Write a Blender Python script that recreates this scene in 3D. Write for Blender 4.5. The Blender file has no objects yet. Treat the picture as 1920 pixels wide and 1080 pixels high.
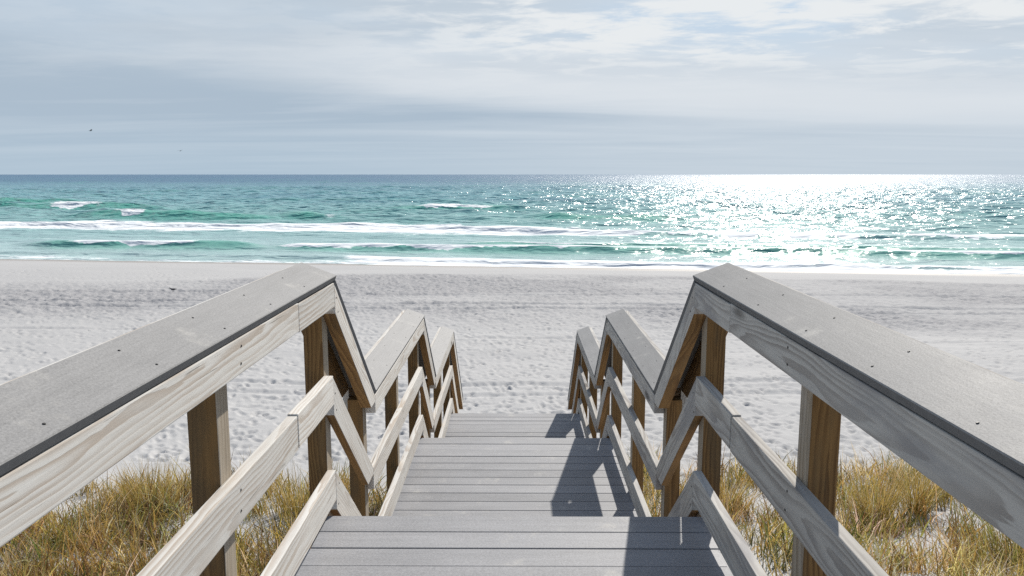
import bpy, bmesh, math, random
import numpy as np
from mathutils import Vector, Matrix

random.seed(4)
RNG = np.random.default_rng(11)
scene = bpy.context.scene
COL = scene.collection
R = math.radians

# ------------------------------------------------------------------ camera
cam_d = bpy.data.cameras.new("camera")
cam_d.sensor_width = 36.0
cam_d.lens = 36.0 * 1450 / 1920
cam_d.clip_start = 0.05
cam_d.clip_end = 80000
cam = bpy.data.objects.new("camera", cam_d)
COL.objects.link(cam)
cam.location = (0.007, 0.0, 1.5)
cam.rotation_euler = (R(90 - 8.36), 0, R(0.30))
scene.camera = cam

# ------------------------------------------------------------------ light
SUN_EL, SUN_AZ = R(37.0), R(21.3)
S = Vector((math.sin(SUN_AZ) * math.cos(SUN_EL), math.cos(SUN_AZ) * math.cos(SUN_EL), math.sin(SUN_EL)))
sun_d = bpy.data.lights.new("sun", 'SUN')
sun_d.energy = 4.8
sun_d.angle = R(0.7)
sun_d.color = (1.0, 0.95, 0.87)
sun = bpy.data.objects.new("sun", sun_d)
COL.objects.link(sun)
sun.rotation_euler = (-S).to_track_quat('-Z', 'Y').to_euler()
sun.location = S * 60

scene.view_settings.view_transform = 'Standard'
scene.view_settings.look = 'None'
scene.view_settings.exposure = 0.15
scene.view_settings.gamma = 1.0
scene.view_settings.use_curve_mapping = False
scene.cycles.max_bounces = 6
scene.cycles.use_denoising = False
scene.cycles.sample_clamp_indirect = 4.0


class NT:
    """short hand for building node trees"""
    def __init__(self, tree):
        self.t = tree
        tree.nodes.clear()

    def n(self, typ, **kw):
        nd = self.t.nodes.new(typ)
        for k, v in kw.items():
            setattr(nd, k, v)
        return nd

    def put(self, sock, v):
        if v is None:
            return
        if isinstance(v, bpy.types.NodeSocket):
            self.t.links.new(v, sock)
        else:
            if hasattr(sock, 'default_value'):
                try:
                    sock.default_value = v
                except Exception:
                    if isinstance(v, (tuple, list)) and len(v) == 3:
                        sock.default_value = (*v, 1)
                    else:
                        sock.default_value = (v, v, v)

    def math(self, op, a, b=None, c=None, clamp=False):
        nd = self.n('ShaderNodeMath', operation=op, use_clamp=clamp)
        for i, v in enumerate((a, b, c)):
            self.put(nd.inputs[i], v)
        return nd.outputs[0]

    def vmath(self, op, a, b=None):
        nd = self.n('ShaderNodeVectorMath', operation=op)
        self.put(nd.inputs[0], a)
        self.put(nd.inputs[1], b)
        return nd.outputs['Value'] if op in ('LENGTH', 'DOT_PRODUCT') else nd.outputs[0]

    def mix(self, f, a, b, blend='MIX'):
        nd = self.n('ShaderNodeMix', data_type='RGBA', blend_type=blend)
        self.put(nd.inputs[0], f)
        self.put(nd.inputs[6], a if not isinstance(a, tuple) else (*a[:3], 1))
        self.put(nd.inputs[7], b if not isinstance(b, tuple) else (*b[:3], 1))
        return nd.outputs[2]

    def noise(self, vec, scale=5.0, detail=3.0, rough=0.5, dist=0.0):
        nd = self.n('ShaderNodeTexNoise')
        self.put(nd.inputs['Vector'], vec)
        nd.inputs['Scale'].default_value = scale
        nd.inputs['Detail'].default_value = detail
        nd.inputs['Roughness'].default_value = rough
        nd.inputs['Distortion'].default_value = dist
        return nd.outputs[0]

    def step(self, v, a, b, lo=0.0, hi=1.0):
        nd = self.n('ShaderNodeMapRange', interpolation_type='SMOOTHSTEP')
        self.put(nd.inputs[0], v)
        for i, q in enumerate((a, b, lo, hi)):
            self.put(nd.inputs[i + 1], q)
        return nd.outputs[0]

    def xyz(self, v):
        nd = self.n('ShaderNodeSeparateXYZ')
        self.put(nd.inputs[0], v)
        return nd.outputs

    def comb(self, x, y, z):
        nd = self.n('ShaderNodeCombineXYZ')
        for i, v in enumerate((x, y, z)):
            self.put(nd.inputs[i], v)
        return nd.outputs[0]

    def scale(self, v, s):
        return self.vmath('MULTIPLY', v, s)

    def bump(self, h, strength, dist):
        nd = self.n('ShaderNodeBump')
        nd.inputs['Strength'].default_value = strength
        nd.inputs['Distance'].default_value = dist
        self.put(nd.inputs['Height'], h)
        return nd.outputs[0]


# ------------------------------------------------------------------ sky
world = bpy.data.worlds.new("World")
scene.world = world
world.use_nodes = True
w = NT(world.node_tree)
sky = w.n('ShaderNodeTexSky', sky_type='NISHITA')
sky.sun_disc = False
sky.sun_elevation = SUN_EL
sky.sun_rotation = SUN_AZ
sky.air_density = 1.0
sky.dust_density = 1.0
sky.ozone_density = 1.5
tc = w.n('ShaderNodeTexCoord')
D = tc.outputs['Generated']
dx, dy, dz = w.xyz(D)
zc = w.math('MAXIMUM', dz, 0.0)
zz = w.math('ADD', zc, 0.045)
px = w.math('DIVIDE', dx, zz)
py = w.math('DIVIDE', dy, zz)
plane = w.comb(px, py, 0.0)
az = w.math('ARCTAN2', dx, dy)                 # 0 straight out to sea, + to the right
# soft high veil with broad bands
v1 = w.noise(w.comb(w.math('MULTIPLY', px, 0.20), w.math('MULTIPLY', py, 0.62), 3.1), 1.0, 6.0, 0.58, 0.5)
# fleecy patches
v2 = w.noise(w.vmath('ADD', w.scale(plane, (1.5, 1.9, 1)), (7.3, 1.9, 0.4)), 1.15, 7.0, 0.62, 0.35)
v3 = w.noise(w.vmath('ADD', w.scale(plane, (0.35, 0.5, 1)), (2.3, 11.0, 5.0)), 1.0, 3.0, 0.5, 0.2)
# colours in units of the sky node (background strength 0.1 below)
shade = (3.75, 4.6, 5.5)
pale = (5.75, 6.35, 6.95)
white = (7.35, 7.6, 7.75)
blue = w.mix(0.9, sky.outputs[0], (4.6, 5.75, 7.0))
right = w.step(az, -0.35, 0.30)
band = w.math('ADD', w.math('MULTIPLY', right, 0.34), w.math('MULTIPLY', w.math('SUBTRACT', v1, 0.5), 2.0))
# darker streaky bank low over the sea on the left, thinning out to the right
lowb = w.math('MULTIPLY', w.step(dz, 0.02, 0.085), w.step(w.math('ADD', dz, w.math('MULTIPLY', az, 0.10)), 0.155, 0.085))
band = w.math('SUBTRACT', band, w.math('MULTIPLY', lowb, w.math('MULTIPLY_ADD', right, -0.34, 0.52)))
band = w.math('ADD', band, w.math('MULTIPLY', w.step(dz, 0.085, 0.15), 0.22))
band = w.math('ADD', band, 0.40, clamp=True)
veil = w.mix(band, shade, pale)
gap = w.math('MULTIPLY', w.step(v3, 0.44, 0.62), w.step(dz, 0.10, 0.20))
gap = w.math('MULTIPLY', gap, w.math('MULTIPLY_ADD', right, 0.6, 0.4))
c1 = w.mix(gap, veil, blue)
fle = w.math('MULTIPLY', w.step(v2, 0.43, 0.60), w.step(dz, 0.075, 0.16))
fle = w.math('MULTIPLY', fle, w.math('MULTIPLY_ADD', w.step(az, -0.30, 0.05), 0.85, 0.12))
c2 = w.mix(fle, c1, white)
# long bright bank whose foot climbs to the left
foot = w.math('SUBTRACT', dz, w.math('MULTIPLY_ADD', az, -0.070, 0.088))
v4 = w.noise(w.comb(w.math('MULTIPLY', az, 3.0), w.math('MULTIPLY', dz, 38.0), 0.7), 1.0, 5.0, 0.6, 0.5)
foot = w.math('ADD', foot, w.math('MULTIPLY', w.math('SUBTRACT', v4, 0.5), 0.035))
bank = w.math('MULTIPLY', w.step(foot, -0.022, 0.020), w.step(foot, 0.085, 0.025))
bank = w.math('MULTIPLY', bank, w.step(az, -0.55, 0.0, 0.10, 0.85))
c2 = w.mix(bank, c2, (6.55, 6.95, 7.35))
# milky horizon
hor = w.mix(right, (3.9, 4.95, 5.9), (5.0, 5.75, 6.45))
c3 = w.mix(w.step(dz, 0.09, 0.0, 0.0, 0.8), c2, hor)
bg = w.n('ShaderNodeBackground')
# the veil belongs to the seaward sky: overhead and inland it opens to plain blue
behind = w.math('MAXIMUM', w.step(dz, 0.38, 0.75), w.step(dy, 0.35, -0.25))
c4 = w.mix(w.math('MULTIPLY', behind, 0.9), c3, w.mix(0.35, sky.outputs[0], (1.5, 2.1, 3.0)))
w.put(bg.inputs[0], c4)
bg.inputs[1].default_value = 0.10
wo = w.n('ShaderNodeOutputWorld')
w.put(wo.inputs[0], bg.outputs[0])


# ------------------------------------------------------------------ materials
def new_mat(name):
    m = bpy.data.materials.new(name)
    m.use_nodes = True
    return m, NT(m.node_tree)


def finish(nt, col, rough, normal=None, spec=0.3, ior=1.45):
    b = nt.n('ShaderNodeBsdfPrincipled')
    nt.put(b.inputs['Base Color'], col)
    nt.put(b.inputs['Roughness'], rough)
    b.inputs['Specular IOR Level'].default_value = spec
    b.inputs['IOR'].default_value = ior
    if normal is not None:
        nt.put(b.inputs['Normal'], normal)
    o = nt.n('ShaderNodeOutputMaterial')
    nt.put(o.inputs[0], b.outputs[0])
    return b


def wood(name, light, dark, knotcol, grain=1.0, blotch=(0.5, 0.48, 0.45), blotch_amt=0.35):
    m, t = new_mat(name)
    oc = t.n('ShaderNodeTexCoord').outputs['Object']
    rnd = t.n('ShaderNodeObjectInfo').outputs['Random']
    off = t.scale(t.comb(rnd, t.math('FRACT', t.math('MULTIPLY', rnd, 7.13)), t.math('FRACT', t.math('MULTIPLY', rnd, 3.7))), (40, 9, 5))
    p = t.vmath('ADD', oc, off)
    x, y, z = t.xyz(oc)
    n1 = t.noise(t.scale(p, (0.75, 4, 4)), 1.0, 2.0, 0.4)
    n2 = t.noise(t.vmath('ADD', t.scale(p, (0.9, 3.2, 3.2)), (9, 3, 1)), 1.0, 2.0, 0.45)
    yy = t.math('ADD', t.math('ADD', y, 0.05), t.math('MULTIPLY', t.math('SUBTRACT', n1, 0.5), 0.16))
    zz_ = t.math('ADD', t.math('ADD', z, t.math('MULTIPLY', t.math('SUBTRACT', rnd, 0.5), 0.10)),
                 t.math('MULTIPLY', t.math('SUBTRACT', n2, 0.5), 0.16))
    # knots bend the rings round them
    vo = t.n('ShaderNodeTexVoronoi')
    t.put(vo.inputs['Vector'], t.scale(p, (1.5, 3.5, 6.0)))
    vo.inputs['Scale'].default_value = 1.0
    kd = vo.outputs['Distance']
    pick = t.step(t.xyz(vo.outputs['Color'])[0], 0.36, 0.40)
    r = t.math('SQRT', t.math('ADD', t.math('MULTIPLY', yy, yy), t.math('MULTIPLY', zz_, zz_)))
    r = t.math('ADD', r, t.math('MULTIPLY', t.step(kd, 0.35, 0.0), t.math('MULTIPLY', pick, 0.02)))
    s = t.math('FRACT', t.math('ADD', t.math('MULTIPLY', r, 66.0), t.math('MULTIPLY', t.noise(t.scale(p, (3.5, 30, 30)), 1.0, 3.0, 0.6), 1.3)))
    ring = t.math('MULTIPLY', t.step(s, 0.15, 0.85), t.step(s, 1.0, 0.9))
    fib = t.noise(t.scale(p, (6, 190, 190)), 1.0, 3.0, 0.6)
    vis = t.noise(t.vmath('ADD', t.scale(p, (1.1, 8, 8)), (4, 7, 2)), 1.0, 3.0, 0.55)
    c = t.mix(t.math('MULTIPLY', ring, t.step(vis, 0.34, 0.58, 0.12, 1.0)), light, dark)
    c = t.mix(t.math('MULTIPLY', t.step(fib, 0.45, 0.75), 0.35 * grain), c, dark)
    bl = t.noise(t.scale(p, (2.2, 9, 9)), 1.0, 4.0, 0.6)
    c = t.mix(t.math('MULTIPLY', t.step(bl, 0.48, 0.68), blotch_amt), c, blotch)
    knot = t.math('MULTIPLY', t.step(kd, 0.19, 0.08), pick)
    c = t.mix(t.math('MULTIPLY', knot, 0.75), c, knotcol)
    tone = t.math('MULTIPLY_ADD', t.math('FRACT', t.math('MULTIPLY', rnd, 17.7)), 0.22, 0.88)
    hs = t.n('ShaderNodeHueSaturation')
    t.put(hs.inputs['Color'], c)
    t.put(hs.inputs['Value'], tone)
    # small drying cracks
    ck = t.noise(t.scale(p, (3.0, 120, 120)), 1.0, 2.0, 0.5)
    crack = t.math('MULTIPLY', t.step(ck, 0.70, 0.74), 0.6)
    c = t.mix(crack, hs.outputs[0], knotcol)
    h = t.math('ADD', t.math('MULTIPLY', fib, 0.6), t.math('ADD', t.math('MULTIPLY', ring, -0.3), t.math('MULTIPLY', crack, -1.0)))
    finish(t, c, 0.78, t.bump(h, 0.35, 0.002), 0.25)
    return m


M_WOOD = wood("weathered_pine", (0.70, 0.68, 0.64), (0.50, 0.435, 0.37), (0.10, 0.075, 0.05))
M_WOOD_SHADED = wood("weathered_pine_shaded", (0.51, 0.49, 0.455), (0.32, 0.295, 0.27), (0.06, 0.05, 0.045), 1.0, (0.27, 0.265, 0.27), 0.6)  # copy of the weathered pine with the shade put into its colour
M_POST = wood("brown_treated_pine", (0.26, 0.150, 0.058), (0.140, 0.074, 0.028), (0.03, 0.018, 0.01), 1.3, (0.12, 0.088, 0.052), 0.6)
M_GREYPOST = wood("greyed_pine", (0.37, 0.315, 0.245), (0.24, 0.19, 0.135), (0.06, 0.04, 0.03))


def composite(name, col, streak_axis, speck, island=False, spec=0.35):
    m, t = new_mat(name)
    oc = t.n('ShaderNodeTexCoord').outputs['Object']
    rnd = t.n('ShaderNodeObjectInfo').outputs['Random']
    if island:
        ri = t.n('ShaderNodeNewGeometry').outputs['Random Per Island']
    else:
        ri = rnd
    p = t.vmath('ADD', oc, t.scale(t.comb(ri, ri, ri), (31, 17, 5)))
    sc = (1.2, 26, 26) if streak_axis == 'X' else (26, 1.2, 26)
    g = t.noise(t.scale(p, sc), 1.0, 5.0, 0.65)
    f = t.noise(t.scale(p, tuple(6 * q for q in sc)), 1.0, 2.0, 0.5)
    sp = t.noise(p, speck, 2.0, 0.7)
    big = t.noise(p, 2.3, 4.0, 0.6)
    k = t.math('ADD', t.math('MULTIPLY', t.math('SUBTRACT', g, 0.5), 0.45 if island else 0.2), t.math('MULTIPLY', t.math('SUBTRACT', sp, 0.5), 0.85))
    k = t.math('ADD', k, t.math('MULTIPLY', t.math('SUBTRACT', f, 0.5), 0.25))
    k = t.math('ADD', k, t.math('MULTIPLY', t.math('SUBTRACT', big, 0.5), 0.35))
    k = t.math('ADD', k, t.math('MULTIPLY', t.math('SUBTRACT', ri, 0.5), 0.24))
    hs = t.n('ShaderNodeHueSaturation')
    hs.inputs['Color'].default_value = (*col, 1)
    t.put(hs.inputs['Value'], t.math('ADD', 1.0, k))
    # blown sand caught in the grain and a few scuffs
    du = t.noise(t.vmath('ADD', p, (3, 8, 1)), 5.0, 6.0, 0.7)
    sand = t.math('MULTIPLY', t.step(du, 0.56, 0.74), 0.5)
    c = t.mix(sand, hs.outputs[0], (0.52, 0.50, 0.46))
    finish(t, c, t.math('MULTIPLY_ADD', big, 0.25, 0.45), t.bump(t.math('ADD', g, t.math('MULTIPLY', sp, 0.6)), 0.4, 0.0016), spec)
    return m


M_DECK = composite("grey_composite_decking", (0.272, 0.273, 0.284), 'X', 120, True, 0.25)
M_CAP = composite("grey_composite_cap", (0.285, 0.28, 0.275), 'X', 210, spec=0.12)


def plain(name, col, rough=0.6, spec=0.3):
    m, t = new_mat(name)
    oc = t.n('ShaderNodeTexCoord').outputs['Object']
    n = t.noise(oc, 40, 3, 0.6)
    c = t.mix(n, tuple(q * 0.8 for q in col), tuple(min(1, q * 1.2) for q in col))
    finish(t, c, rough, None, spec)
    return m


M_SCREW = plain("dark_screw", (0.035, 0.032, 0.03), 0.5)


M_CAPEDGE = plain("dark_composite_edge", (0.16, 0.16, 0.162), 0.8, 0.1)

# ------------------------------------------------------------------ object helpers
def tag(o, label=None, cat=None, group=None, kind=None):
    if label:
        o['label'] = label
    if cat:
        o['category'] = cat
    if group:
        o['group'] = group
    if kind:
        o['kind'] = kind
    return o


def empty(name, loc):
    o = bpy.data.objects.new(name, None)
    o.location = loc
    o.empty_display_size = 0.2
    COL.objects.link(o)
    return o


def link(name, bm, mats, parent=None, M=None):
    """bm is in world coordinates; M is the object's own frame"""
    if M is None:
        M = Matrix.Identity(4)
    me = bpy.data.meshes.new(name)
    bm.transform(M.inverted())
    bm.normal_update()
    bm.to_mesh(me)
    bm.free()
    for m in (mats if isinstance(mats, (list, tuple)) else [mats]):
        me.materials.append(m)
    o = bpy.data.objects.new(name, me)
    COL.objects.link(o)
    if parent is not None:
        o.parent = parent
        o.matrix_parent_inverse = Matrix.Translation(parent.location).inverted()
    o.matrix_basis = M
    return o


def frame_along(p0, p1, xmid):
    """local X runs along the board in the Y-Z plane"""
    d = Vector((0, p1[0] - p0[0], p1[1] - p0[1])).normalized()
    zax = Vector((0, -d.z, d.y))
    yax = zax.cross(d)
    M = Matrix.Identity(4)
    for i, a in enumerate((d, yax, zax)):
        for j in range(3):
            M[j][i] = a[j]
    M.translation = Vector((xmid, (p0[0] + p1[0]) / 2, (p0[1] + p1[1]) / 2))
    return M


def prism_yz(bm, poly, xa, xb, bevel=0.004, mat=0):
    """extrude a Y-Z polygon from xa to xb"""
    va = [bm.verts.new((xa, y, z)) for y, z in poly]
    vb = [bm.verts.new((xb, y, z)) for y, z in poly]
    n = len(poly)
    fs = [bm.faces.new(va), bm.faces.new(vb[::-1])]
    for i in range(n):
        j = (i + 1) % n
        fs.append(bm.faces.new((va[j], va[i], vb[i], vb[j])))
    bmesh.ops.recalc_face_normals(bm, faces=fs)
    for f in fs:
        f.material_index = mat
    if bevel:
        es = list({e for f in fs for e in f.edges})
        bmesh.ops.bevel(bm, geom=es, offset=bevel, segments=2, affect='EDGES', profile=0.6)
    return fs


def box(bm, x0, x1, y0, y1, z0, z1, bevel=0.004, mat=0):
    return prism_yz(bm, [(y0, z0), (y1, z0), (y1, z1), (y0, z1)], x0, x1, bevel, mat)


def disc(bm, c, nrm, r, mat=1, n=8):
    nrm = Vector(nrm).normalized()
    a = nrm.orthogonal().normalized()
    b = nrm.cross(a)
    c = Vector(c)
    ring = [bm.verts.new(c + (a * math.cos(2 * math.pi * i / n) + b * math.sin(2 * math.pi * i / n)) * r) for i in range(n)]
    top = [bm.verts.new(v.co + nrm * 0.0012 - (v.co - c) * 0.25) for v in ring]
    fs = [bm.faces.new(top)]
    for i in range(n):
        j = (i + 1) % n
        fs.append(bm.faces.new((ring[i], ring[j], top[j], top[i])))
    for f in fs:
        f.material_index = mat


# ------------------------------------------------------------------ noise for terrain (numpy)
def vnoise(x, y, seed):
    xi = np.floor(x).astype(np.int64)
    yi = np.floor(y).astype(np.int64)
    fx = x - xi
    fy = y - yi
    fx = fx * fx * fx * (fx * (fx * 6 - 15) + 10)
    fy = fy * fy * fy * (fy * (fy * 6 - 15) + 10)

    def h(a, b):
        k = (a * 374761393 + b * 668265263 + seed * 974634777) & 0xFFFFFFFF
        k = ((k ^ (k >> 13)) * 1274126177) & 0xFFFFFFFF
        return ((k ^ (k >> 16)) & 0xFFFF) / 65535.0
    a = h(xi, yi)
    b = h(xi + 1, yi)
    c = h(xi, yi + 1)
    d = h(xi + 1, yi + 1)
    return a + (b - a) * fx + (c - a) * fy + (a - b - c + d) * fx * fy


def fbm(x, y, seed, octs=4, gain=0.5):
    s = 0
    amp = 1
    tot = 0
    for i in range(octs):
        s = s + amp * vnoise(x * 2 ** i + 13.7 * i, y * 2 ** i - 7.1 * i, seed + i)
        tot += amp
        amp *= gain
    return s / tot


def sstep(v, a, b):
    t = np.clip((v - a) / (b - a), 0, 1)
    return t * t * (3 - 2 * t)


PU = np.array([-200, -30, 0, 3, 6, 9, 11.3, 20, 42, 47, 54.5, 70, 110, 400, 9000], float)
PZ = np.array([0.5, 0.0, -0.75, -1.15, -1.95, -2.55, -2.76, -3.10, -3.95, -4.25, -5.0, -6.0, -7.2, -14, -30], float)
SEA_Z = -5.0


def shore_u(x, y):
    far = np.clip((y - 9) / 25.0, 0, 1)
    return y + 0.125 * x * far


def ground_base(x, y):
    u = shore_u(x, y)
    z = np.zeros_like(u)
    for d in (-1.2, -0.6, 0, 0.6, 1.2):
        z = z + np.interp(u + d, PU, PZ)
    z = z / 5
    near = np.clip((13 - y) / 8, 0, 1)
    side = np.clip((np.abs(x) - 1.2) / 2.5, 0, 1)
    z = z + (fbm(x * 0.33 + 5, y * 0.33, 3, 3) - 0.5) * 0.6 * near * side
    z = z + (fbm(x * 0.07, y * 0.11, 9, 3) - 0.5) * 0.30 * np.clip((y - 9) / 8, 0, 1) * np.clip((52 - u) / 8, 0, 1)
    return z


def grid_mesh(name, X, Y, Z, wrap, attrs, mat):
    nr, nc = X.shape
    me = bpy.data.meshes.new(name)
    co = np.stack([X, Y, Z], -1).reshape(-1, 3).astype(np.float32)
    idx = np.arange(nr * nc).reshape(nr, nc)
    if wrap:
        nxt = np.roll(idx, -1, axis=1)
        q = np.stack([idx[:-1], idx[1:], nxt[1:], nxt[:-1]], -1).reshape(-1, 4)
    else:
        q = np.stack([idx[:-1, :-1], idx[1:, :-1], idx[1:, 1:], idx[:-1, 1:]], -1).reshape(-1, 4)
    q = q[:, ::-1]
    nf = len(q)
    me.vertices.add(len(co))
    me.vertices.foreach_set("co", co.ravel())
    me.loops.add(nf * 4)
    me.loops.foreach_set("vertex_index", q.astype(np.int32).ravel())
    me.polygons.add(nf)
    me.polygons.foreach_set("loop_start", np.arange(0, nf * 4, 4, dtype=np.int32))
    me.polygons.foreach_set("use_smooth", np.ones(nf, dtype=bool))
    me.update(calc_edges=True)
    for k, v in attrs.items():
        a = me.attributes.new(k, 'FLOAT', 'POINT')
        a.data.foreach_set("value", v.astype(np.float32).ravel())
    me.materials.append(mat)
    o = bpy.data.objects.new(name, me)
    COL.objects.link(o)
    return o


def angles(dense, ndense, ncoarse):
    """angles clockwise from +Y; dense in the middle, coarse all the way round"""
    a = np.linspace(-dense, dense, ndense)
    b = np.linspace(dense, 360 - dense, ncoarse + 2)[1:-1]
    return np.radians(np.concatenate([a, b]))


# ------------------------------------------------------------------ sand
def sand_material():
    m, t = new_mat("white_sand")
    pos = t.n('ShaderNodeNewGeometry').outputs['Position']
    wet = t.n('ShaderNodeAttribute', attribute_name="wet").outputs['Fac']
    tr = t.n('ShaderNodeAttribute', attribute_name="trampled").outputs['Fac']
    big = t.noise(t.scale(pos, (0.25, 0.6, 0.5)), 1.0, 4.0, 0.55)
    fine = t.noise(pos, 28.0, 4.0, 0.65)
    mid = t.noise(t.scale(pos, (1, 1, 0.4)), 5.5, 4.0, 0.6)
    c = t.mix(big, (0.41, 0.405, 0.403), (0.475, 0.47, 0.465))
    c = t.mix(t.math('MULTIPLY', t.step(fine, 0.55, 0.8), 0.25), c, (0.33, 0.32, 0.315))
    c = t.mix(t.math('MULTIPLY', tr, 0.65), c, (0.29, 0.287, 0.297))  # shade in the hollows of the trampled band painted as darker sand
    c = t.mix(t.math('MULTIPLY', wet, 0.85), c, (0.30, 0.272, 0.245))
    hgt = t.math('ADD', t.math('MULTIPLY', mid, t.math('MULTIPLY_ADD', tr, 1.0, 0.25)), t.math('MULTIPLY', fine, 0.12))
    nrm = t.bump(hgt, 0.8, 0.05)
    rough = t.math('MULTIPLY_ADD', wet, -0.45, 0.95)
    finish(t, c, rough, nrm, 0.25)
    return m


M_SAND = sand_material()
th = angles(41, 1000, 70)
rr = np.concatenate([np.linspace(0.05, 3.9, 14), np.geomspace(4, 76, 640), np.geomspace(80, 6000, 40)])
RR, TH = np.meshgrid(rr, th, indexing='ij')
GX, GY = RR * np.sin(TH), RR * np.cos(TH)
GZ = ground_base(GX, GY)
GU = shore_u(GX, GY)
edge = 42.5 - 8.5 * sstep(-GX, 4, 21) + (fbm(GX * 0.06, GY * 0.06, 21, 3) - 0.5) * 5
tramp = sstep(GU, 22, 27) * (1 - sstep(GU, edge - 1.0, edge + 1.0))
patch = fbm(GX * 0.11 + 3, GY * 0.16, 31, 3)
tramp = tramp * (0.45 + 0.55 * sstep(patch, 0.36, 0.55))
loose = sstep(GU, 10, 12) * (1 - sstep(GU, edge - 1.5, edge + 0.5))
amp = 0.085 * tramp + 0.010 * loose
GZ = GZ + (fbm(GX * 4.2, GY * 3.0, 41, 3, 0.6) - 0.5) * amp * 1.7
GZ = GZ + (fbm(GX * 0.5, GY * 0.9, 43, 2) - 0.5) * 0.07 * loose
# tyre tracks along the beach
for (k, c0, dep, wid) in ((0.0, 15.4, 0.035, 0.13), (0.0, 16.35, 0.035, 0.13), (0.03, 29.2, 0.07, 0.22), (0.03, 27.7, 0.06, 0.2),
                          (0.02, 33.0, 0.05, 0.25), (0.08, 22.0, 0.02, 0.12)):
    d = GY + k * GX + (fbm(GX * 0.12, GY * 0.02, 51, 2) - 0.5) * 1.0 - c0
    GZ = GZ - dep * np.exp(-(d / wid) ** 2) + 0.4 * dep * np.exp(-((np.abs(d) - 2 * wid) / wid) ** 2)
# footprints
lr = np.log(rr)
DENSE = math.radians(41)
dth = 2 * DENSE / 999


def stamp(x, y, ang, L, W, depth):
    r = math.hypot(x, y)
    a = math.atan2(x, y)
    if abs(a) > DENSE or r < 8 or r > 60:
        return
    i0, i1 = np.searchsorted(rr, (r - L * 1.4, r + L * 1.4))
    j = (a + DENSE) / dth
    dj = L * 1.4 / (r * dth)
    j0, j1 = max(0, int(j - dj)), min(1000, int(j + dj) + 2)
    if i1 <= i0 or j1 <= j0:
        return
    sx = GX[i0:i1, j0:j1] - x
    sy = GY[i0:i1, j0:j1] - y
    c, s = math.cos(ang), math.sin(ang)
    q = ((sx * c + sy * s) / L) ** 2 + ((-sx * s + sy * c) / W) ** 2
    GZ[i0:i1, j0:j1] += depth * (-np.exp(-q * 2.2) + 0.22 * np.exp(-(np.sqrt(q) - 1.3) ** 2 * 9))


for _ in range(150):                               # walkers' trails
    x, y = random.uniform(-32, 32), random.uniform(11, 42)
    a = random.choice((0, math.pi)) + random.gauss(0, 0.5) if random.random() < 0.6 else random.uniform(0, 6.28)
    for k in range(random.randint(10, 40)):
        a += random.gauss(0, 0.06)
        x += math.cos(a) * 0.62
        y += math.sin(a) * 0.62
        sgn = 1 if k % 2 else -1
        stamp(x - math.sin(a) * 0.1 * sgn, y + math.cos(a) * 0.1 * sgn, a + random.gauss(0, .15), random.uniform(.12, .17), random.uniform(.055, .08), random.uniform(.03, .055))
for _ in range(10500):                              # scattered prints, most of them on the way from the stairs
    y = 11 + 32 * random.random() ** 1.15
    x = random.gauss(0, 4 + y * 0.18) if random.random() < 0.55 else random.uniform(-0.75, 0.75) * y
    stamp(x, y, random.uniform(0, 6.28), random.uniform(.08, .155), random.uniform(.05, .085), random.uniform(.018, .046))
wet = sstep(GU, 47.5 + (fbm(GX * 0.05, GY * 0.05, 61, 3) - 0.5) * 3, 52.0)
sand = grid_mesh("sand", GX, GY, GZ, True, {"wet": wet, "trampled": tramp}, M_SAND)
tag(sand, "pale trampled sand running from the grassy dune down to the sea", "sand", kind="structure")


def ground_at(x, y):
    return float(ground_base(np.array([x], float), np.array([y], float))[0])


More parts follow.
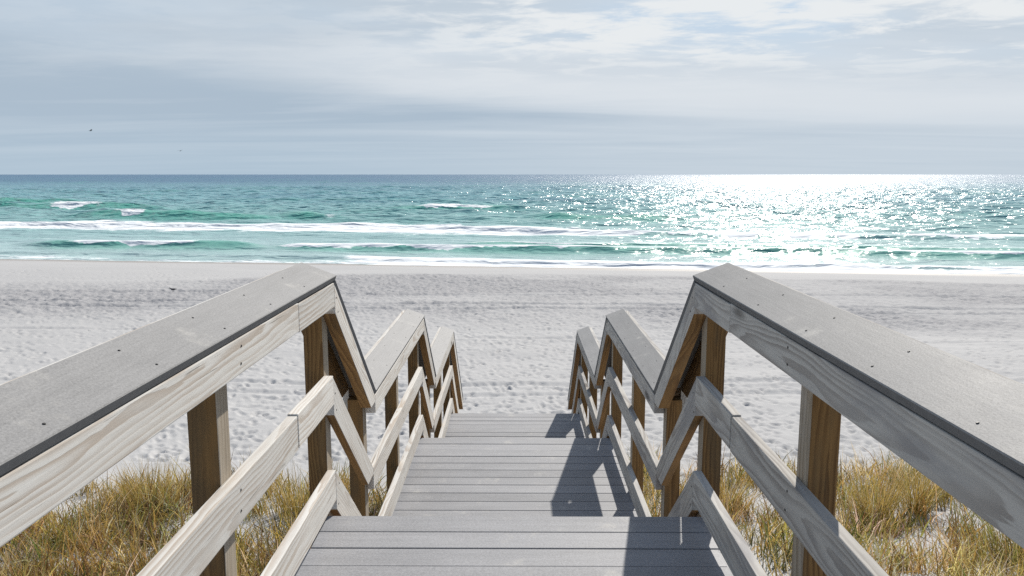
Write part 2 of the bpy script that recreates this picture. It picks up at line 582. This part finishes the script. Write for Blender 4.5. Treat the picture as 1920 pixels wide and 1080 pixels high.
# ------------------------------------------------------------------ sea
def sea_material():
    m, t = new_mat("sea_water")
    pos = t.n('ShaderNodeNewGeometry').outputs['Position']
    foam = t.n('ShaderNodeAttribute', attribute_name="foam").outputs['Fac']
    dep = t.n('ShaderNodeAttribute', attribute_name="deep").outputs['Fac']
    grn = t.n('ShaderNodeAttribute', attribute_name="crest").outputs['Fac']
    px_, py_, pz_ = t.xyz(pos)
    flat = t.comb(px_, py_, 0.0)
    c = t.mix(t.step(dep, 0.0, 0.35), (0.38, 0.53, 0.52), (0.21, 0.42, 0.41))
    c = t.mix(t.step(dep, 0.30, 0.62), c, (0.16, 0.36, 0.40))
    c = t.mix(t.step(dep, 0.6, 1.0), c, (0.05, 0.125, 0.235))
    pat = t.noise(t.scale(flat, (0.012, 0.035, 1)), 1.0, 4.0, 0.6)
    pat2 = t.noise(t.vmath('ADD', t.scale(flat, (0.010, 0.030, 1)), (5, 9, 0)), 1.0, 4.0, 0.6)
    c = t.mix(t.math('MULTIPLY', t.step(pat2, 0.52, 0.66), t.step(dep, 0.35, 0.55, 0.0, 0.6)), c, (0.05, 0.17, 0.25))
    c = t.mix(t.math('MULTIPLY', t.step(pat, 0.50, 0.68), 0.5), c, (0.07, 0.29, 0.26))
    c = t.mix(t.math('MULTIPLY', grn, 0.85), c, (0.075, 0.37, 0.285))
    fn = t.noise(t.scale(flat, (0.28, 0.8, 1)), 1.0, 6.0, 0.7, 0.6)
    fn2 = t.noise(t.scale(flat, (2.2, 3.2, 1)), 1.0, 4.0, 0.65, 0.3)
    fv = t.math('ADD', t.math('MULTIPLY', fn, 0.6), t.math('MULTIPLY', fn2, 0.4))
    mask = t.step(t.math('ADD', fv, t.math('MULTIPLY', foam, 0.62)), 0.68, 0.86)
    c = t.mix(mask, c, (0.80, 0.83, 0.85))
    # ripples
    b1 = t.noise(t.scale(flat, (0.42, 0.85, 1)), 1.0, 2.0, 0.5, 0.5)
    b2 = t.noise(t.scale(flat, (0.13, 0.30, 1)), 1.0, 2.0, 0.5, 0.4)
    b3 = t.noise(t.scale(flat, (1.6, 2.4, 1)), 1.0, 2.0, 0.5, 0.3)
    h = t.math('ADD', t.math('MULTIPLY', b1, 0.95), t.math('MULTIPLY', b2, 2.1))
    h = t.math('ADD', h, t.math('MULTIPLY', b3, 0.12))
    h = t.math('MULTIPLY', h, t.step(t.vmath('LENGTH', flat), 66, 140, 0.58, 0.92))   # the surf zone is flattened by the bar
    nrm = t.bump(h, 1.0, 0.80)
    rng = t.vmath('LENGTH', flat)
    rough = t.math('ADD', t.math('MULTIPLY', mask, 0.6), t.step(rng, 60, 900, 0.21, 0.33))   # unseen ripples widen the glint with distance
    b = finish(t, c, rough, nrm, 0.25, 1.33)
    return m


M_SEA = sea_material()
th = angles(41, 900, 60)
rs = np.concatenate([np.geomspace(40, 420, 700), np.geomspace(425, 3000, 130), np.geomspace(3200, 40000, 22)])
RR, TH = np.meshgrid(rs, th, indexing='ij')
SX, SY = RR * np.sin(TH), RR * np.cos(TH)
SU = shore_u(SX, SY)
wv = SU + (fbm(SX * 0.02, SY * 0.03, 71, 3) - 0.5) * 1.5 + (fbm(SX * 0.10, SY * 0.12, 73, 3) - 0.5) * 1.3
SZ = np.zeros_like(SX)
spacing = RR * 0.0035
offsh = sstep(SU, 70, 135)
for k in range(64):
    lam = 1.6 * (16.0 / 1.6) ** (k / 63.0)
    a = RNG.normal(math.radians(-97), 0.55)
    kx, ky = 2 * math.pi / lam * math.cos(a), 2 * math.pi / lam * math.sin(a)
    ph = RNG.uniform(0, 6.28)
    am = 0.0075 * lam ** 0.9 * RNG.uniform(0.6, 1.4)
    s = np.sin(kx * SX + ky * SY + ph + 1.3 * np.sin(SX * 0.11 + k) + 1.1 * np.sin(SY * 0.09 + 2.3 * k))
    SZ += am * (np.exp(1.1 * (s - 1)) * 2 - 0.8) * np.clip(1.5 - spacing * 3.0 / lam, 0, 1)
SZ *= 0.14 + 0.76 * offsh
foam = np.zeros_like(SX)
crest = np.zeros_like(SX)
# breakers: (u of crest, height, front width, back width, foam, from, to, foam from, foam to, seed); bearings are x / y
AZ = SX / np.maximum(SY, 1)
BREAK = [
    (57.4, 0.18, 0.5, 2.2, 0.85, -9, 9, -0.25, 9, 1),
    (64.8, 0.55, 1.0, 3.5, 0.95, -0.66, -0.30, -0.60, -0.39, 2),
    (65.8, 0.45, 1.0, 3.5, 0.62, -0.34, 1.2, -0.34, 1.2, 3),
    (71.5, 0.22, 0.9, 3.0, 0.45, -0.1, 1.2, -0.1, 1.2, 13),
    (86.0, 0.38, 1.0, 4.5, 1.15, -9, 9, -9, 9, 4),
    (109.0, 0.85, 2.4, 5.0, 1.05, -0.60, -0.28, -0.53, -0.465, 5),
    (111.0, 0.70, 2.4, 5.0, 0.55, -0.33, -0.20, -0.26, -0.22, 6),
    (114.0, 0.75, 2.4, 5.0, 0.0, 0.0, 0.24, 0, 0, 7),
    (136.5, 0.90, 2.8, 6.0, 1.0, -0.72, -0.43, -0.62, -0.515, 8),
    (142.0, 0.70, 2.4, 6.0, 0.95, -0.20, 0.03, -0.155, -0.01, 9),
    (163.0, 0.60, 2.8, 6.0, 0.0, -0.75, -0.52, 0, 0, 10),
]
for (uc, hh, wf, wb, fo, x0, x1, f0, f1, sd) in BREAK:
    along = sstep(AZ, x0, x0 + 0.07) * (1 - sstep(AZ, x1 - 0.07, x1))
    var = 0.70 + 0.55 * fbm(SX * 0.05 + sd, SY * 0.01, 90 + sd, 3)
    uq = uc + (5.0 - 7.0 * sstep(AZ, -0.15, 0.25) if uc == 86.0 else 0.0)
    d = wv - uq - (fbm(SX * 0.05, SY * 0.0 + sd, 110 + sd, 3) - 0.5) * 2.4
    prof = np.where(d < 0, np.exp(-(d / wf) ** 2), np.exp(-(d / wb) ** 2))
    SZ += hh * prof * along * var
    if uc > 60 and uc != 86.0:
        crest = np.maximum(crest, np.where(d < 0, np.exp(-(d / (wf * 2.0)) ** 2), np.exp(-(d / (wb * .35)) ** 2)) * along)
    if fo:
        tp = min(0.06, (f1 - f0) * 0.5)
        fal = sstep(AZ, f0, f0 + tp) * (1 - sstep(AZ, f1 - tp, f1)) * (0.62 + 0.76 * fbm(SX * 0.22, SY * 0.0 + 7 * sd, 170 + sd, 3))
        lip = uc != 86.0 and uc > 60
        if uc == 86.0:
            fal = 0.62 + 0.62 * fbm(SX * 0.09, SY * 0.10, 177, 3)
            var = 0.75
        w_f = wf * (1.2 - 0.9 * sstep(AZ, -0.1, 0.2))
        if uc == 86.0:
            w_f = 7.5 - 7.0 * sstep(AZ, -0.12, 0.22)
        w_b = wb * (0.42 if lip else 1.0)
        if lip:
            w_f = w_f * 0.55
        rag = (fbm(SX * 0.30, SY * 0.14, 150 + sd, 5, 0.6) - 0.5) * (6.5 if uc == 86.0 else 2.0) * wf
        dd = d + rag
        fp = np.where(dd < 0, np.exp(-(dd / w_f) ** 4), np.exp(-(dd / w_b) ** 2))
        foam = np.maximum(foam, fo * fp * fal * (0.6 + 0.55 * var))
# turbid foamy water inside the main bar and the swash at the edge
inner = (1 - sstep(SU, 84, 92)) * 0.20 * (0.5 + fbm(SX * 0.08, SY * 0.3, 131, 3))
foam = np.maximum(foam, inner)
swash = 1 - sstep(SU + (fbm(SX * 0.11, SY * 0.05, 133, 3) - 0.5) * 4, 55.0, 58.0)
foam = np.maximum(foam, swash * (0.42 + 0.62 * sstep(AZ, -0.35, 0.05)) * (0.75 + 0.5 * fbm(SX * 0.25, SY * 0.25, 181, 3)))
crest = crest * (1 - np.clip(foam, 0, 1) * 0.5)
deep = np.interp(SU + (fbm(SX * 0.03, SY * 0.15, 191, 3) - .5) * 12 * np.clip((SU - 60) / 20, 0, 1), [54, 84, 130, 200, 330, 700, 3000], [0, 0.22, 0.40, 0.55, 0.72, 0.9, 1.0])
sea = grid_mesh("sea", SX, SY, SZ + SEA_Z, True, {"foam": foam, "deep": deep, "crest": crest}, M_SEA)
tag(sea, "turquoise sea with low white breakers glittering under the sun", "sea", kind="structure")

# ------------------------------------------------------------------ boardwalk: landings and flights
DROP = 0.75
LAND = [(-1.7, 3.235, 0.0), (4.14, 6.40, -DROP), (7.27, 9.46, -2 * DROP)]
HALF = 0.83
LAB = ["upper grey plank landing nearest the viewer at the top of the stairs",
       "middle grey plank landing between the two other landings, one flight down",
       "lowest and farthest grey plank landing just above the beach sand"]


def stringer_poly(y0, z0, y1, z1, depth):
    return [(y0, z0), (y1, z1), (y1, z1 - depth), (y0, z0 - depth)]


for i, (y0, y1, z) in enumerate(LAND):
    root = empty("boardwalk_landing", (0, (y0 + y1) / 2, z))
    tag(root, LAB[i], "deck", "boardwalk landings stepping down to the beach")
    bm = bmesh.new()
    y = y1
    pitch = 0.1445
    first = True
    while y > y0 + 0.02:
        ya = max(y - 0.1375, y0)
        jx = random.uniform(-0.003, 0.003)
        dzb = random.uniform(-0.0012, 0.0012)
        tl = random.uniform(-0.0015, 0.0015)
        if (not first) and random.random() < 0.0:
            cut = random.choice((-0.25, 0.02, 0.27))
            segs = ((-HALF + jx, cut - .0015), (cut + .0015, HALF + jx))
        else:
            segs = ((-HALF + jx, HALF + jx),)
        for xa, xb in segs:
            box(bm, xa, xb, ya, y + (0.012 if first else 0), z - 0.025 + dzb, z + dzb + tl, 0.003)
        # screw heads over the joists
        for xs in (-0.76, -0.26, 0.26, 0.76):
            for yo in ():
                disc(bm, (xs + random.gauss(0, .006), ya + yo, z + dzb + max(tl, 0) + 0.0005), (0, 0, 1), 0.0035, 1, 6)
        first = False
        y -= pitch
    link("decking", bm, [M_DECK, M_SCREW], root, Matrix.Translation((0, (y0 + y1) / 2, z)))
    bm = bmesh.new()
    box(bm, -HALF, HALF, y1 - 0.040, y1 - 0.004, z - 0.23, z - 0.030, 0.003)
    box(bm, -HALF, HALF, y0 + 0.002, y0 + 0.040, z - 0.23, z - 0.030, 0.003)
    for xs in (-HALF + .004, -0.28, 0.24, HALF - .042):
        box(bm, xs, xs + 0.038, y0 + 0.043, y1 - 0.043, z - 0.215, z - 0.030, 0.003)
    link("joists", bm, M_POST, root, Matrix.Translation((0, (y0 + y1) / 2, z - .13)))
    # the flight below
    n_t = 3 if i < 2 else 6
    run = 0.29
    rise = DROP / 4
    for k in range(n_t):
        bm = bmesh.new()
        ys = y1 + 0.012 + k * run
        zt = z - rise * (k + 1)
        box(bm, -HALF + .006, HALF - .006, ys + 0.004, ys + 0.1395, zt - 0.025, zt, 0.003)
        box(bm, -HALF + .006, HALF - .006, ys + 0.1455, ys + 0.283, zt - 0.025, zt, 0.003)
        link("tread", bm, M_DECK, root, Matrix.Translation((0, ys + .14, zt)))
    ye = y1 + n_t * run
    ze = z - rise * n_t
    for xs in (-HALF + .05, 0.0, HALF - .09):
        bm = bmesh.new()
        prism_yz(bm, stringer_poly(y1 + 0.002, z - rise - 0.032, ye - 0.002, ze - rise - 0.030, 0.22), xs, xs + 0.038, 0.003)
        link("stringer", bm, M_POST, root, frame_along((y1, z - rise - .14), (ye, ze - rise - .14), xs + .019))
    for xs in (-HALF + 0.05, HALF - 0.14):
        for yp in (y0 + 0.06, y1 - 0.15):
            g = ground_at(xs, yp)
            bm = bmesh.new()
            box(bm, xs, xs + 0.089, yp, yp + 0.089, g - 0.4, z - 0.232, 0.004)
            Mx = Matrix(((0, 0, 1, xs), (0, 1, 0, yp), (-1, 0, 0, z - .8), (0, 0, 0, 1)))
            link("support_post", bm, M_POST, root, Mx)

# ------------------------------------------------------------------ railings
# breakpoints of the handrail line: (Y, z of the deck/stair line)
PEAK = [3.27, 6.42, 9.46]
VALL = [4.13, 7.28]
END = 10.98
SLOPE = DROP / (VALL[0] - PEAK[0])
LINE = [(-1.7, 0.0), (PEAK[0], 0.0), (VALL[0], -DROP), (PEAK[1], -DROP), (VALL[1], -2 * DROP), (PEAK[2], -2 * DROP),
        (END, -2 * DROP - SLOPE * (END - PEAK[2]))]
CAP_IN, CAP_W, CAP_T, TILT = 0.762, 0.162, 0.026, R(20.5)
TOPZ = 1.072


def rail(side):
    s = side
    root = empty("stair_railing", (s * 0.87, 3.27, 0.0))
    if s < 0:
        tag(root, "zigzag wooden railing with sunlit pale inner boards, beside the deck edge without shadows", "railing",
            "wooden stair railings with grey caps")
    else:
        tag(root, "zigzag wooden railing with shaded grey inner boards, casting its shadow on the deck", "railing",
            "wooden stair railings with grey caps")
    WM = M_WOOD if s < 0 else M_WOOD_SHADED

    def xr(a, b):
        return (s * a, s * b) if s > 0 else (s * b, s * a)

    for i in range(len(LINE) - 1):
        (y0, z0), (y1, z1) = LINE[i], LINE[i + 1]
        sl = (z1 - z0) / (y1 - y0)
        flat = abs(sl) < 1e-6
        cth = math.cos(math.atan(sl))
        last = i == len(LINE) - 2

        def brd(name, top, hgt, xa, xb, ext0=0.0, ext1=0.0, level_cut=False, y0=y0, y1=y1, z0=z0):
            hv = hgt / cth
            ya, yb = y0 - ext0, y1 + ext1
            za, zb = z0 + top + sl * (ya - y0), z0 + top + sl * (yb - y0)
            if level_cut:
                zc_ = zb - 0.04
                yq = yb - (hv - 0.04) / -sl
                poly = [(ya, za), (yb, zb), (yb, zc_), (yq, zc_), (ya, za - hv)]
            else:
                poly = [(ya, za), (yb, zb), (yb, zb - hv), (ya, za - hv)]
            bm = bmesh.new()
            fa, fb = xr(xa, xb)
            fs = prism_yz(bm, poly, fa, fb, 0.0035)
            bm.normal_update()
            for f in bm.faces:
                n = f.normal
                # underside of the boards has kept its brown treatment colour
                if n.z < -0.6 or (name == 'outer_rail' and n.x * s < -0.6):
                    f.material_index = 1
            # nail heads by the posts
            xin = s * (xa - 0.0004)
            for yp in POSTY:
                if ya + 0.01 < yp + .045 < yb - 0.01:
                    for q in (0.25, 0.72):
                        zq = za + sl * (yp + .045 - ya) - hv * q
                        disc(bm, (xin, yp + .045 + random.uniform(-.02, .02), zq), (-s, 0, 0), 0.0045, 2, 6)
            zm0, zm1 = za - hv / 2, zb - hv / 2
            return link(name, bm, [WM, M_POST, M_SCREW], root, frame_along((ya, zm0), (yb, zm1), (fa + fb) / 2))

        gapj = 0.0012
        down = not flat
        # long runs are made of two pieces butted on a post
        cuts = [y0, 2.72, y1] if i == 0 else [y0, y1]
        for ca, cb in zip(cuts, cuts[1:]):
            dzj = 0.004 if (i == 0 and ca > 0) else 0.0
            brd("top_rail", 1.046 - dzj, 0.104, 0.770, 0.828, -gapj, -gapj, level_cut=down and not last, y0=ca, y1=cb, z0=z0)
            brd("middle_rail", 0.628 + dzj * 1.5, 0.13, 0.790 - dzj * .5, 0.828, -gapj, -gapj, level_cut=down and not last, y0=ca, y1=cb, z0=z0)
        brd("outer_rail", 1.115, 0.164, 0.9145, 0.9505, -gapj, -gapj, level_cut=down and not last)
        brd("bottom_rail", 0.205, 0.14, 0.792, 0.828, -gapj, -gapj, level_cut=down and not last)
        # tilted cap
        bm = bmesh.new()
        d = Vector((0, y1 - y0, z1 - z0)).normalized()
        across = Vector((s * math.cos(TILT), 0, math.sin(TILT)))
        nrm = d.cross(across) if s < 0 else across.cross(d)
        if nrm.z < 0:
            nrm = -nrm
        nrm.normalize()
        across = across - d * across.dot(d)
        across.normalize()
        ov = 0.018
        pA = Vector((s * CAP_IN, y0, z0 + TOPZ)) + d * (0.0 if (i == 0 or flat) else 0.004)
        pB = Vector((s * CAP_IN, y1, z1 + TOPZ)) + d * (ov if (flat or last) else -0.010)
        if down:
            pA = pA - nrm * 0.010 + d * 0.012
        if flat and i > 0:
            pA = pA + d * 0.004
        qA, qB = pA + across * CAP_W, pB + across * CAP_W
        top = [pA, pB, qB, qA]
        bot = [p - nrm * CAP_T for p in top]
        vt = [bm.verts.new(p) for p in top]
        vb = [bm.verts.new(p) for p in bot]
        fs = [bm.faces.new(vt), bm.faces.new(vb[::-1])]
        for a in range(4):
            b = (a + 1) % 4
            fs.append(bm.faces.new((vt[b], vt[a], vb[a], vb[b])))
        bmesh.ops.recalc_face_normals(bm, faces=fs)
        bmesh.ops.bevel(bm, geom=list(bm.edges), offset=0.0025, segments=1, affect='EDGES', profile=0.5)
        bm.normal_update()
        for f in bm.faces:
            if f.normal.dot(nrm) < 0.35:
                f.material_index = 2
        L = (pB - pA).length
        k = 0.12
        while k < L - 0.05:
            for a in (0.030, 0.118):
                c = pA + d * (k + random.uniform(-.015, .015)) + across * a + nrm * 0.0006
                disc(bm, c, nrm, 0.0032, 1, 7)
            k += 0.405
        link("cap_rail", bm, [M_CAP, M_SCREW, M_CAPEDGE], root, frame_along((y0, z0 + TOPZ), (y1, z1 + TOPZ), s * (CAP_IN + .07)))

    def line_z(y):
        for (a, za), (b, zb) in zip(LINE, LINE[1:]):
            if a <= y <= b:
                return za + (zb - za) * (y - a) / (b - a)
        return LINE[-1][1]

    for yp in POSTY:
        xa, xb = xr(0.8285, 0.9130)
        top = min(line_z(yp), line_z(yp + 0.089)) + 1.035
        g = ground_at(s * 0.87, yp)
        bm = bmesh.new()
        box(bm, xa, xb, yp, yp + 0.089, g - 0.4, top, 0.005)
        bm.normal_update()
        for f in bm.faces:
            if abs(f.normal.x) > 0.6:
                f.material_index = 1
        Mx = Matrix(((0, 0, 1, (xa + xb) / 2), (0, 1, 0, yp + .045), (-1, 0, 0, top - .6), (0, 0, 0, 1)))
        link("post", bm, [M_POST, M_GREYPOST], root, Mx)
    return root


POSTY = [-1.2, -0.1, 1.0, 2.08, 3.27, 4.075, 5.24, 6.40, 7.215, 8.35, 9.46, 10.86]
rail(-1)
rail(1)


# ------------------------------------------------------------------ grass
def grass_material():
    m, t = new_mat("dune_grass_blades")
    at = t.n('ShaderNodeAttribute', attribute_name="tint").outputs['Color']
    df = t.n('ShaderNodeBsdfDiffuse')
    tr = t.n('ShaderNodeBsdfTranslucent')
    t.put(df.inputs[0], at)
    t.put(tr.inputs[0], at)
    mx = t.n('ShaderNodeMixShader')
    mx.inputs[0].default_value = 0.42
    t.put(mx.inputs[1], df.outputs[0])
    t.put(mx.inputs[2], tr.outputs[0])
    o = t.n('ShaderNodeOutputMaterial')
    t.put(o.inputs[0], mx.outputs[0])
    return m


M_GRASS = grass_material()
STRAW = np.array([[0.52, 0.38, 0.13], [0.44, 0.30, 0.085], [0.58, 0.46, 0.22], [0.34, 0.27, 0.075], [0.24, 0.25, 0.07], [0.30, 0.18, 0.08], [0.14, 0.17, 0.05], [0.60, 0.53, 0.38], [0.17, 0.115, 0.065]])


def blades(name, bx, by, hgt, lean, width, tint, origin=(0, 0, 0), wind=None):
    """one mesh of many bent ribbons; arrays per blade"""
    n = len(bx)
    bz = ground_base(bx, by) - 0.02
    if wind is None:
        wind = RNG.uniform(0, 2 * math.pi, n)
    face = RNG.uniform(0, 2 * math.pi, n)
    co = np.zeros((n, 4, 2, 3))
    cx, cy, cz = bx.copy(), by.copy(), bz.copy()
    curl = RNG.uniform(0.6, 1.5, n) * lean
    t0 = RNG.uniform(0.0, 0.35, n)
    for k in range(4):
        if k:
            ang = t0 + curl * (k - 0.5) / 3 * 1.5
            cx = cx + np.cos(wind) * np.sin(ang) * hgt / 3
            cy = cy + np.sin(wind) * np.sin(ang) * hgt / 3
            cz = cz + np.cos(ang) * hgt / 3
        hw = width * (1.0, 0.85, 0.6, 0.12)[k] * 0.5
        for q, sg in enumerate((-1, 1)):
            co[:, k, q, 0] = cx + sg * hw * np.cos(face)
            co[:, k, q, 1] = cy + sg * hw * np.sin(face)
            co[:, k, q, 2] = np.maximum(cz, bz + 0.01 * k)
    co = co - np.array(origin)
    me = bpy.data.meshes.new(name)
    base = np.arange(n)[:, None] * 8
    q = np.stack([np.concatenate([base + 2 * k, base + 2 * k + 1, base + 2 * k + 3, base + 2 * k + 2], 1) for k in range(3)], 1).reshape(-1, 4)
    nf = len(q)
    me.vertices.add(n * 8)
    me.vertices.foreach_set("co", co.astype(np.float32).ravel())
    me.loops.add(nf * 4)
    me.loops.foreach_set("vertex_index", q.astype(np.int32).ravel())
    me.polygons.add(nf)
    me.polygons.foreach_set("loop_start", np.arange(0, nf * 4, 4, dtype=np.int32))
    me.update(calc_edges=True)
    a = me.attributes.new("tint", 'FLOAT_COLOR', 'POINT')
    cc = np.ones((n, 8, 4))
    cc[:, :, :3] = tint[:, None, :]
    a.data.foreach_set("color", cc.astype(np.float32).ravel())
    me.materials.append(M_GRASS)
    o = bpy.data.objects.new(name, me)
    o.location = origin
    COL.objects.link(o)
    return o


def tints(n, probs, var=0.18):
    p = np.array(probs, float)
    idx = RNG.choice(len(STRAW), n, p=p / p.sum())
    return STRAW[idx] * (1 + RNG.normal(0, var, (n, 1)).clip(-.45, .45))


def clumped(n_cl, per, xr_, yr_, spread, dens_seed, thresh):
    cx, cy = [], []
    while len(cx) < n_cl:
        x, y = RNG.uniform(*xr_), RNG.uniform(*yr_)
        if (0.6 * vnoise(np.array([x * 0.55]), np.array([y * 0.55]), dens_seed)[0] + 0.4 * vnoise(np.array([x * 1.7]), np.array([y * 1.7]), dens_seed + 50)[0]) > thresh(x, y):
            cx.append(x)
            cy.append(y)
    cx, cy = np.repeat(cx, per), np.repeat(cy, per)
    return cx + RNG.normal(0, spread, len(cx)), cy + RNG.normal(0, spread, len(cy)), np.repeat(RNG.uniform(0.6, 1.25, n_cl), per), np.repeat(np.arange(n_cl), per)


def field(label, xr_, yr_, n_cl, per, spread, thresh, probs, hmean, seed):
    bx, by, hs, cid = clumped(n_cl, per, xr_, yr_, spread, seed, thresh)
    keep = np.abs(bx) > 1.12
    bx, by, hs, cid = bx[keep], by[keep], hs[keep], cid[keep]
    n = len(bx)
    h = hmean * hs * RNG.uniform(0.45, 1.15, n)
    lean = RNG.uniform(0.05, 1.25, n)
    tn = tints(n, probs)
    same = RNG.random(n) < 0.6
    tn[same] = (tints(n_cl, probs, 0.1)[cid] * (1 + RNG.normal(0, .14, (n, 1)).clip(-.4, .4)))[same]
    clt = RNG.normal(0.93, 0.25, (n_cl, 1)).clip(.45, 1.5) * np.array([1, 1, 1.0]) * (1 + RNG.normal(0, .07, (n_cl, 3)))
    tn = tn * clt[cid]
    o = blades("dune_grass", bx, by, h, lean, RNG.uniform(0.006, 0.012, n) + 0.012 * RNG.random(n) ** 5, tn)
    tag(o, label, "grass", kind="stuff")
    return o


field("dense brownish green dune grass under the sunlit railing", (-11, -1.2), (3.6, 10.2), 1120, 42, 0.11,
      lambda x, y: (0.37 + 0.30 * max(0, (y - 7.9) / 2.6)) - (0.16 if x < -4 else 0), [2.6, 2.4, 1.8, 1.8, 1.2, 2.2, 1.0, 2.2, 1.4], 0.46, 5)
field("sparse straw coloured dune grass beyond the shaded railing", (1.2, 11), (3.6, 10.6), 760, 34, 0.10,
      lambda x, y: 0.37 + 0.18 * max(0, (y - 8.0) / 2.6), [2.8, 2.2, 2.4, 1.4, 0.9, 1.4, 0.8, 2.8, 1.1], 0.42, 8)


def tuft(x, y, n, h, spread, probs, label, lean=0.4):
    bx = x + RNG.normal(0, spread, n)
    by = y + RNG.normal(0, spread, n)
    g = ground_at(x, y)
    ang = np.arctan2(by - y, bx - x) + RNG.normal(0, 0.5, n)
    o = blades("grass_tuft", bx, by, h * RNG.uniform(0.5, 1.1, n), RNG.uniform(0.05, lean, n) * 1.3, RNG.uniform(0.004, 0.009, n), tints(n, probs),
               (x, y, g), ang)
    tag(o, label, "grass tuft", "standing tufts of dune grass")


YEL = [3, 3, 2, 2, 0.8, 0.2, 0.1, 0.6, 0.1]
GRN = [1, 1.5, .6, 2, 2.5, .8, 1.6, 0.2, 0.3]
tuft(-4.35, 8.75, 620, 0.62, 0.16, YEL, "tall yellow grass tuft at the top of the grass left of the nearest dark post")
tuft(-2.55, 8.6, 420, 0.60, 0.14, YEL, "golden grass tuft showing between the two nearest posts of the sunlit railing")
tuft(2.55, 8.9, 260, 0.62, 0.10, YEL, "thin golden grass tuft between the two nearest posts of the shaded railing")
tuft(4.15, 8.5, 340, 0.78, 0.09, YEL, "upright golden grass tuft just beyond the nearest post of the shaded railing")
tuft(4.75, 8.7, 240, 0.85, 0.06, YEL, "slender tall grass tuft standing alone in bare sand")
tuft(4.75, 6.9, 420, 0.55, 0.16, GRN, "green leafy grass tuft in the lower right corner")


# ------------------------------------------------------------------ birds
M_GULL = plain("gull_grey", (0.10, 0.10, 0.11), 0.7)
M_BEAK = plain("beak", (0.05, 0.04, 0.03), 0.5)


def loft(bm, rings, mat=0, n=10):
    """rings: (centre, half width, half height) along X"""
    loops = []
    for (c, a, b) in rings:
        loops.append([bm.verts.new((c[0], c[1] + a * math.cos(2 * math.pi * i / n), c[2] + b * math.sin(2 * math.pi * i / n))) for i in range(n)])
    for l0, l1 in zip(loops, loops[1:]):
        for i in range(n):
            j = (i + 1) % n
            f = bm.faces.new((l0[i], l0[j], l1[j], l1[i]))
            f.smooth = True
            f.material_index = mat
    bm.faces.new(loops[0][::-1]).material_index = mat
    bm.faces.new(loops[-1]).material_index = mat


def bird_body(bm):
    loft(bm, [((-0.21, 0, 0.005), .012, .004), ((-0.15, 0, 0.0), .028, .014), ((-0.08, 0, -.005), .048, .040), ((0.0, 0, -0.006), .058, .055),
              ((0.07, 0, 0.012), .048, .05), ((0.11, 0, 0.045), .032, .034), ((0.135, 0, 0.075), .030, .030), ((0.165, 0, 0.078), .022, .022),
              ((0.185, 0, 0.074), .009, .009)])
    loft(bm, [((0.183, 0, 0.074), .007, .008), ((0.235, 0, 0.068), .002, .002)], 1, 6)


def standing_bird(loc, rz, label):
    root = empty("shore_bird", loc)
    tag(root, label, "bird")
    Mz = Matrix.Translation(Vector(loc) + Vector((0, 0, 0.12))) @ Matrix.Rotation(rz, 4, 'Z') @ Matrix.Scale(0.8, 4)
    bm = bmesh.new()
    bird_body(bm)
    # folded wings lie along the flanks
    for sg in (-1, 1):
        loft(bm, [((0.06, sg * .05, .015), .008, .03), ((-0.05, sg * .056, .012), .010, .036), ((-0.20, sg * .02, .012), .004, .01)], 0, 8)
    bm.transform(Mz)
    link("body", bm, [M_GULL, M_BEAK], root, Mz)
    for sg in (-1, 1):
        bm = bmesh.new()
        v = [(0.0, sg * .022, -.05), (-.012, sg * .022, -.1), (0.0, sg * .022, -.148)]
        for p, q in zip(v, v[1:]):
            bmesh.ops.create_cone(bm, segments=6, radius1=.004, radius2=.004, depth=(Vector(q) - Vector(p)).length, cap_ends=True,
                                  matrix=Matrix.Translation((Vector(p) + Vector(q)) / 2) @ (Vector(q) - Vector(p)).to_track_quat('Z', 'Y').to_matrix().to_4x4())
        box(bm, -0.006, 0.035, sg * .022 - .010, sg * .022 + .010, -.150, -.145, 0)
        bm.transform(Mz)
        link("leg", bm, M_BEAK, root, Mz)


def flying_bird(loc, rz, bank, label):
    root = empty("flying_gull", loc)
    tag(root, label, "bird", "gulls flying over the sea")
    Mz = Matrix.Translation(Vector(loc)) @ Matrix.Rotation(rz, 4, 'Z') @ Matrix.Rotation(bank, 4, 'X') @ Matrix.Scale(1.4, 4)
    bm = bmesh.new()
    bird_body(bm)
    bm.transform(Mz)
    link("body", bm, [M_GULL, M_BEAK], root, Mz)
    for sg in (-1, 1):
        bm = bmesh.new()
        st = [(0.03, .04, .02, .085), (0.06, .22, .11, .075), (0.02, .40, .10, .05), (-.06, .58, .06, .012)]
        prev = None
        for (x, y, z, ch) in st:
            ring = [bm.verts.new((x + ch, sg * y, z)), bm.verts.new((x + ch * .3, sg * y, z + .010)), bm.verts.new((x - ch, sg * y, z)), bm.verts.new((x, sg * y, z - .006))]
            if prev:
                for i in range(4):
                    j = (i + 1) % 4
                    bm.faces.new((prev[i], prev[j], ring[j], ring[i]))
            else:
                bm.faces.new(ring)
            prev = ring
        bm.faces.new(prev[::-1])
        bmesh.ops.recalc_face_normals(bm, faces=bm.faces)
        bm.transform(Mz)
        link("wing", bm, M_GULL, root, Mz)


def pix(px_, py_, dist):
    """a point on the sight line of a photograph pixel, dist metres out"""
    v = Vector(((px_ - 960) / 1450, -(py_ - 540) / 1450, -1))
    v.rotate(cam.rotation_euler)
    v = v / math.hypot(v.x, v.y)
    return Vector(cam.location) + v * dist


b = pix(324, 541, 36.0)
standing_bird((b.x, b.y, ground_at(b.x, b.y) - 0.002), R(195), "small dark shore bird standing on the smooth sand by the sunlit railing")
flying_bird(tuple(pix(170, 245, 150)), R(20), R(12), "dark gull with raised wings gliding above the sea, the higher of two")
flying_bird(tuple(pix(338, 283, 210)), R(80), R(-8), "tiny distant gull low above the horizon, the fainter of two")
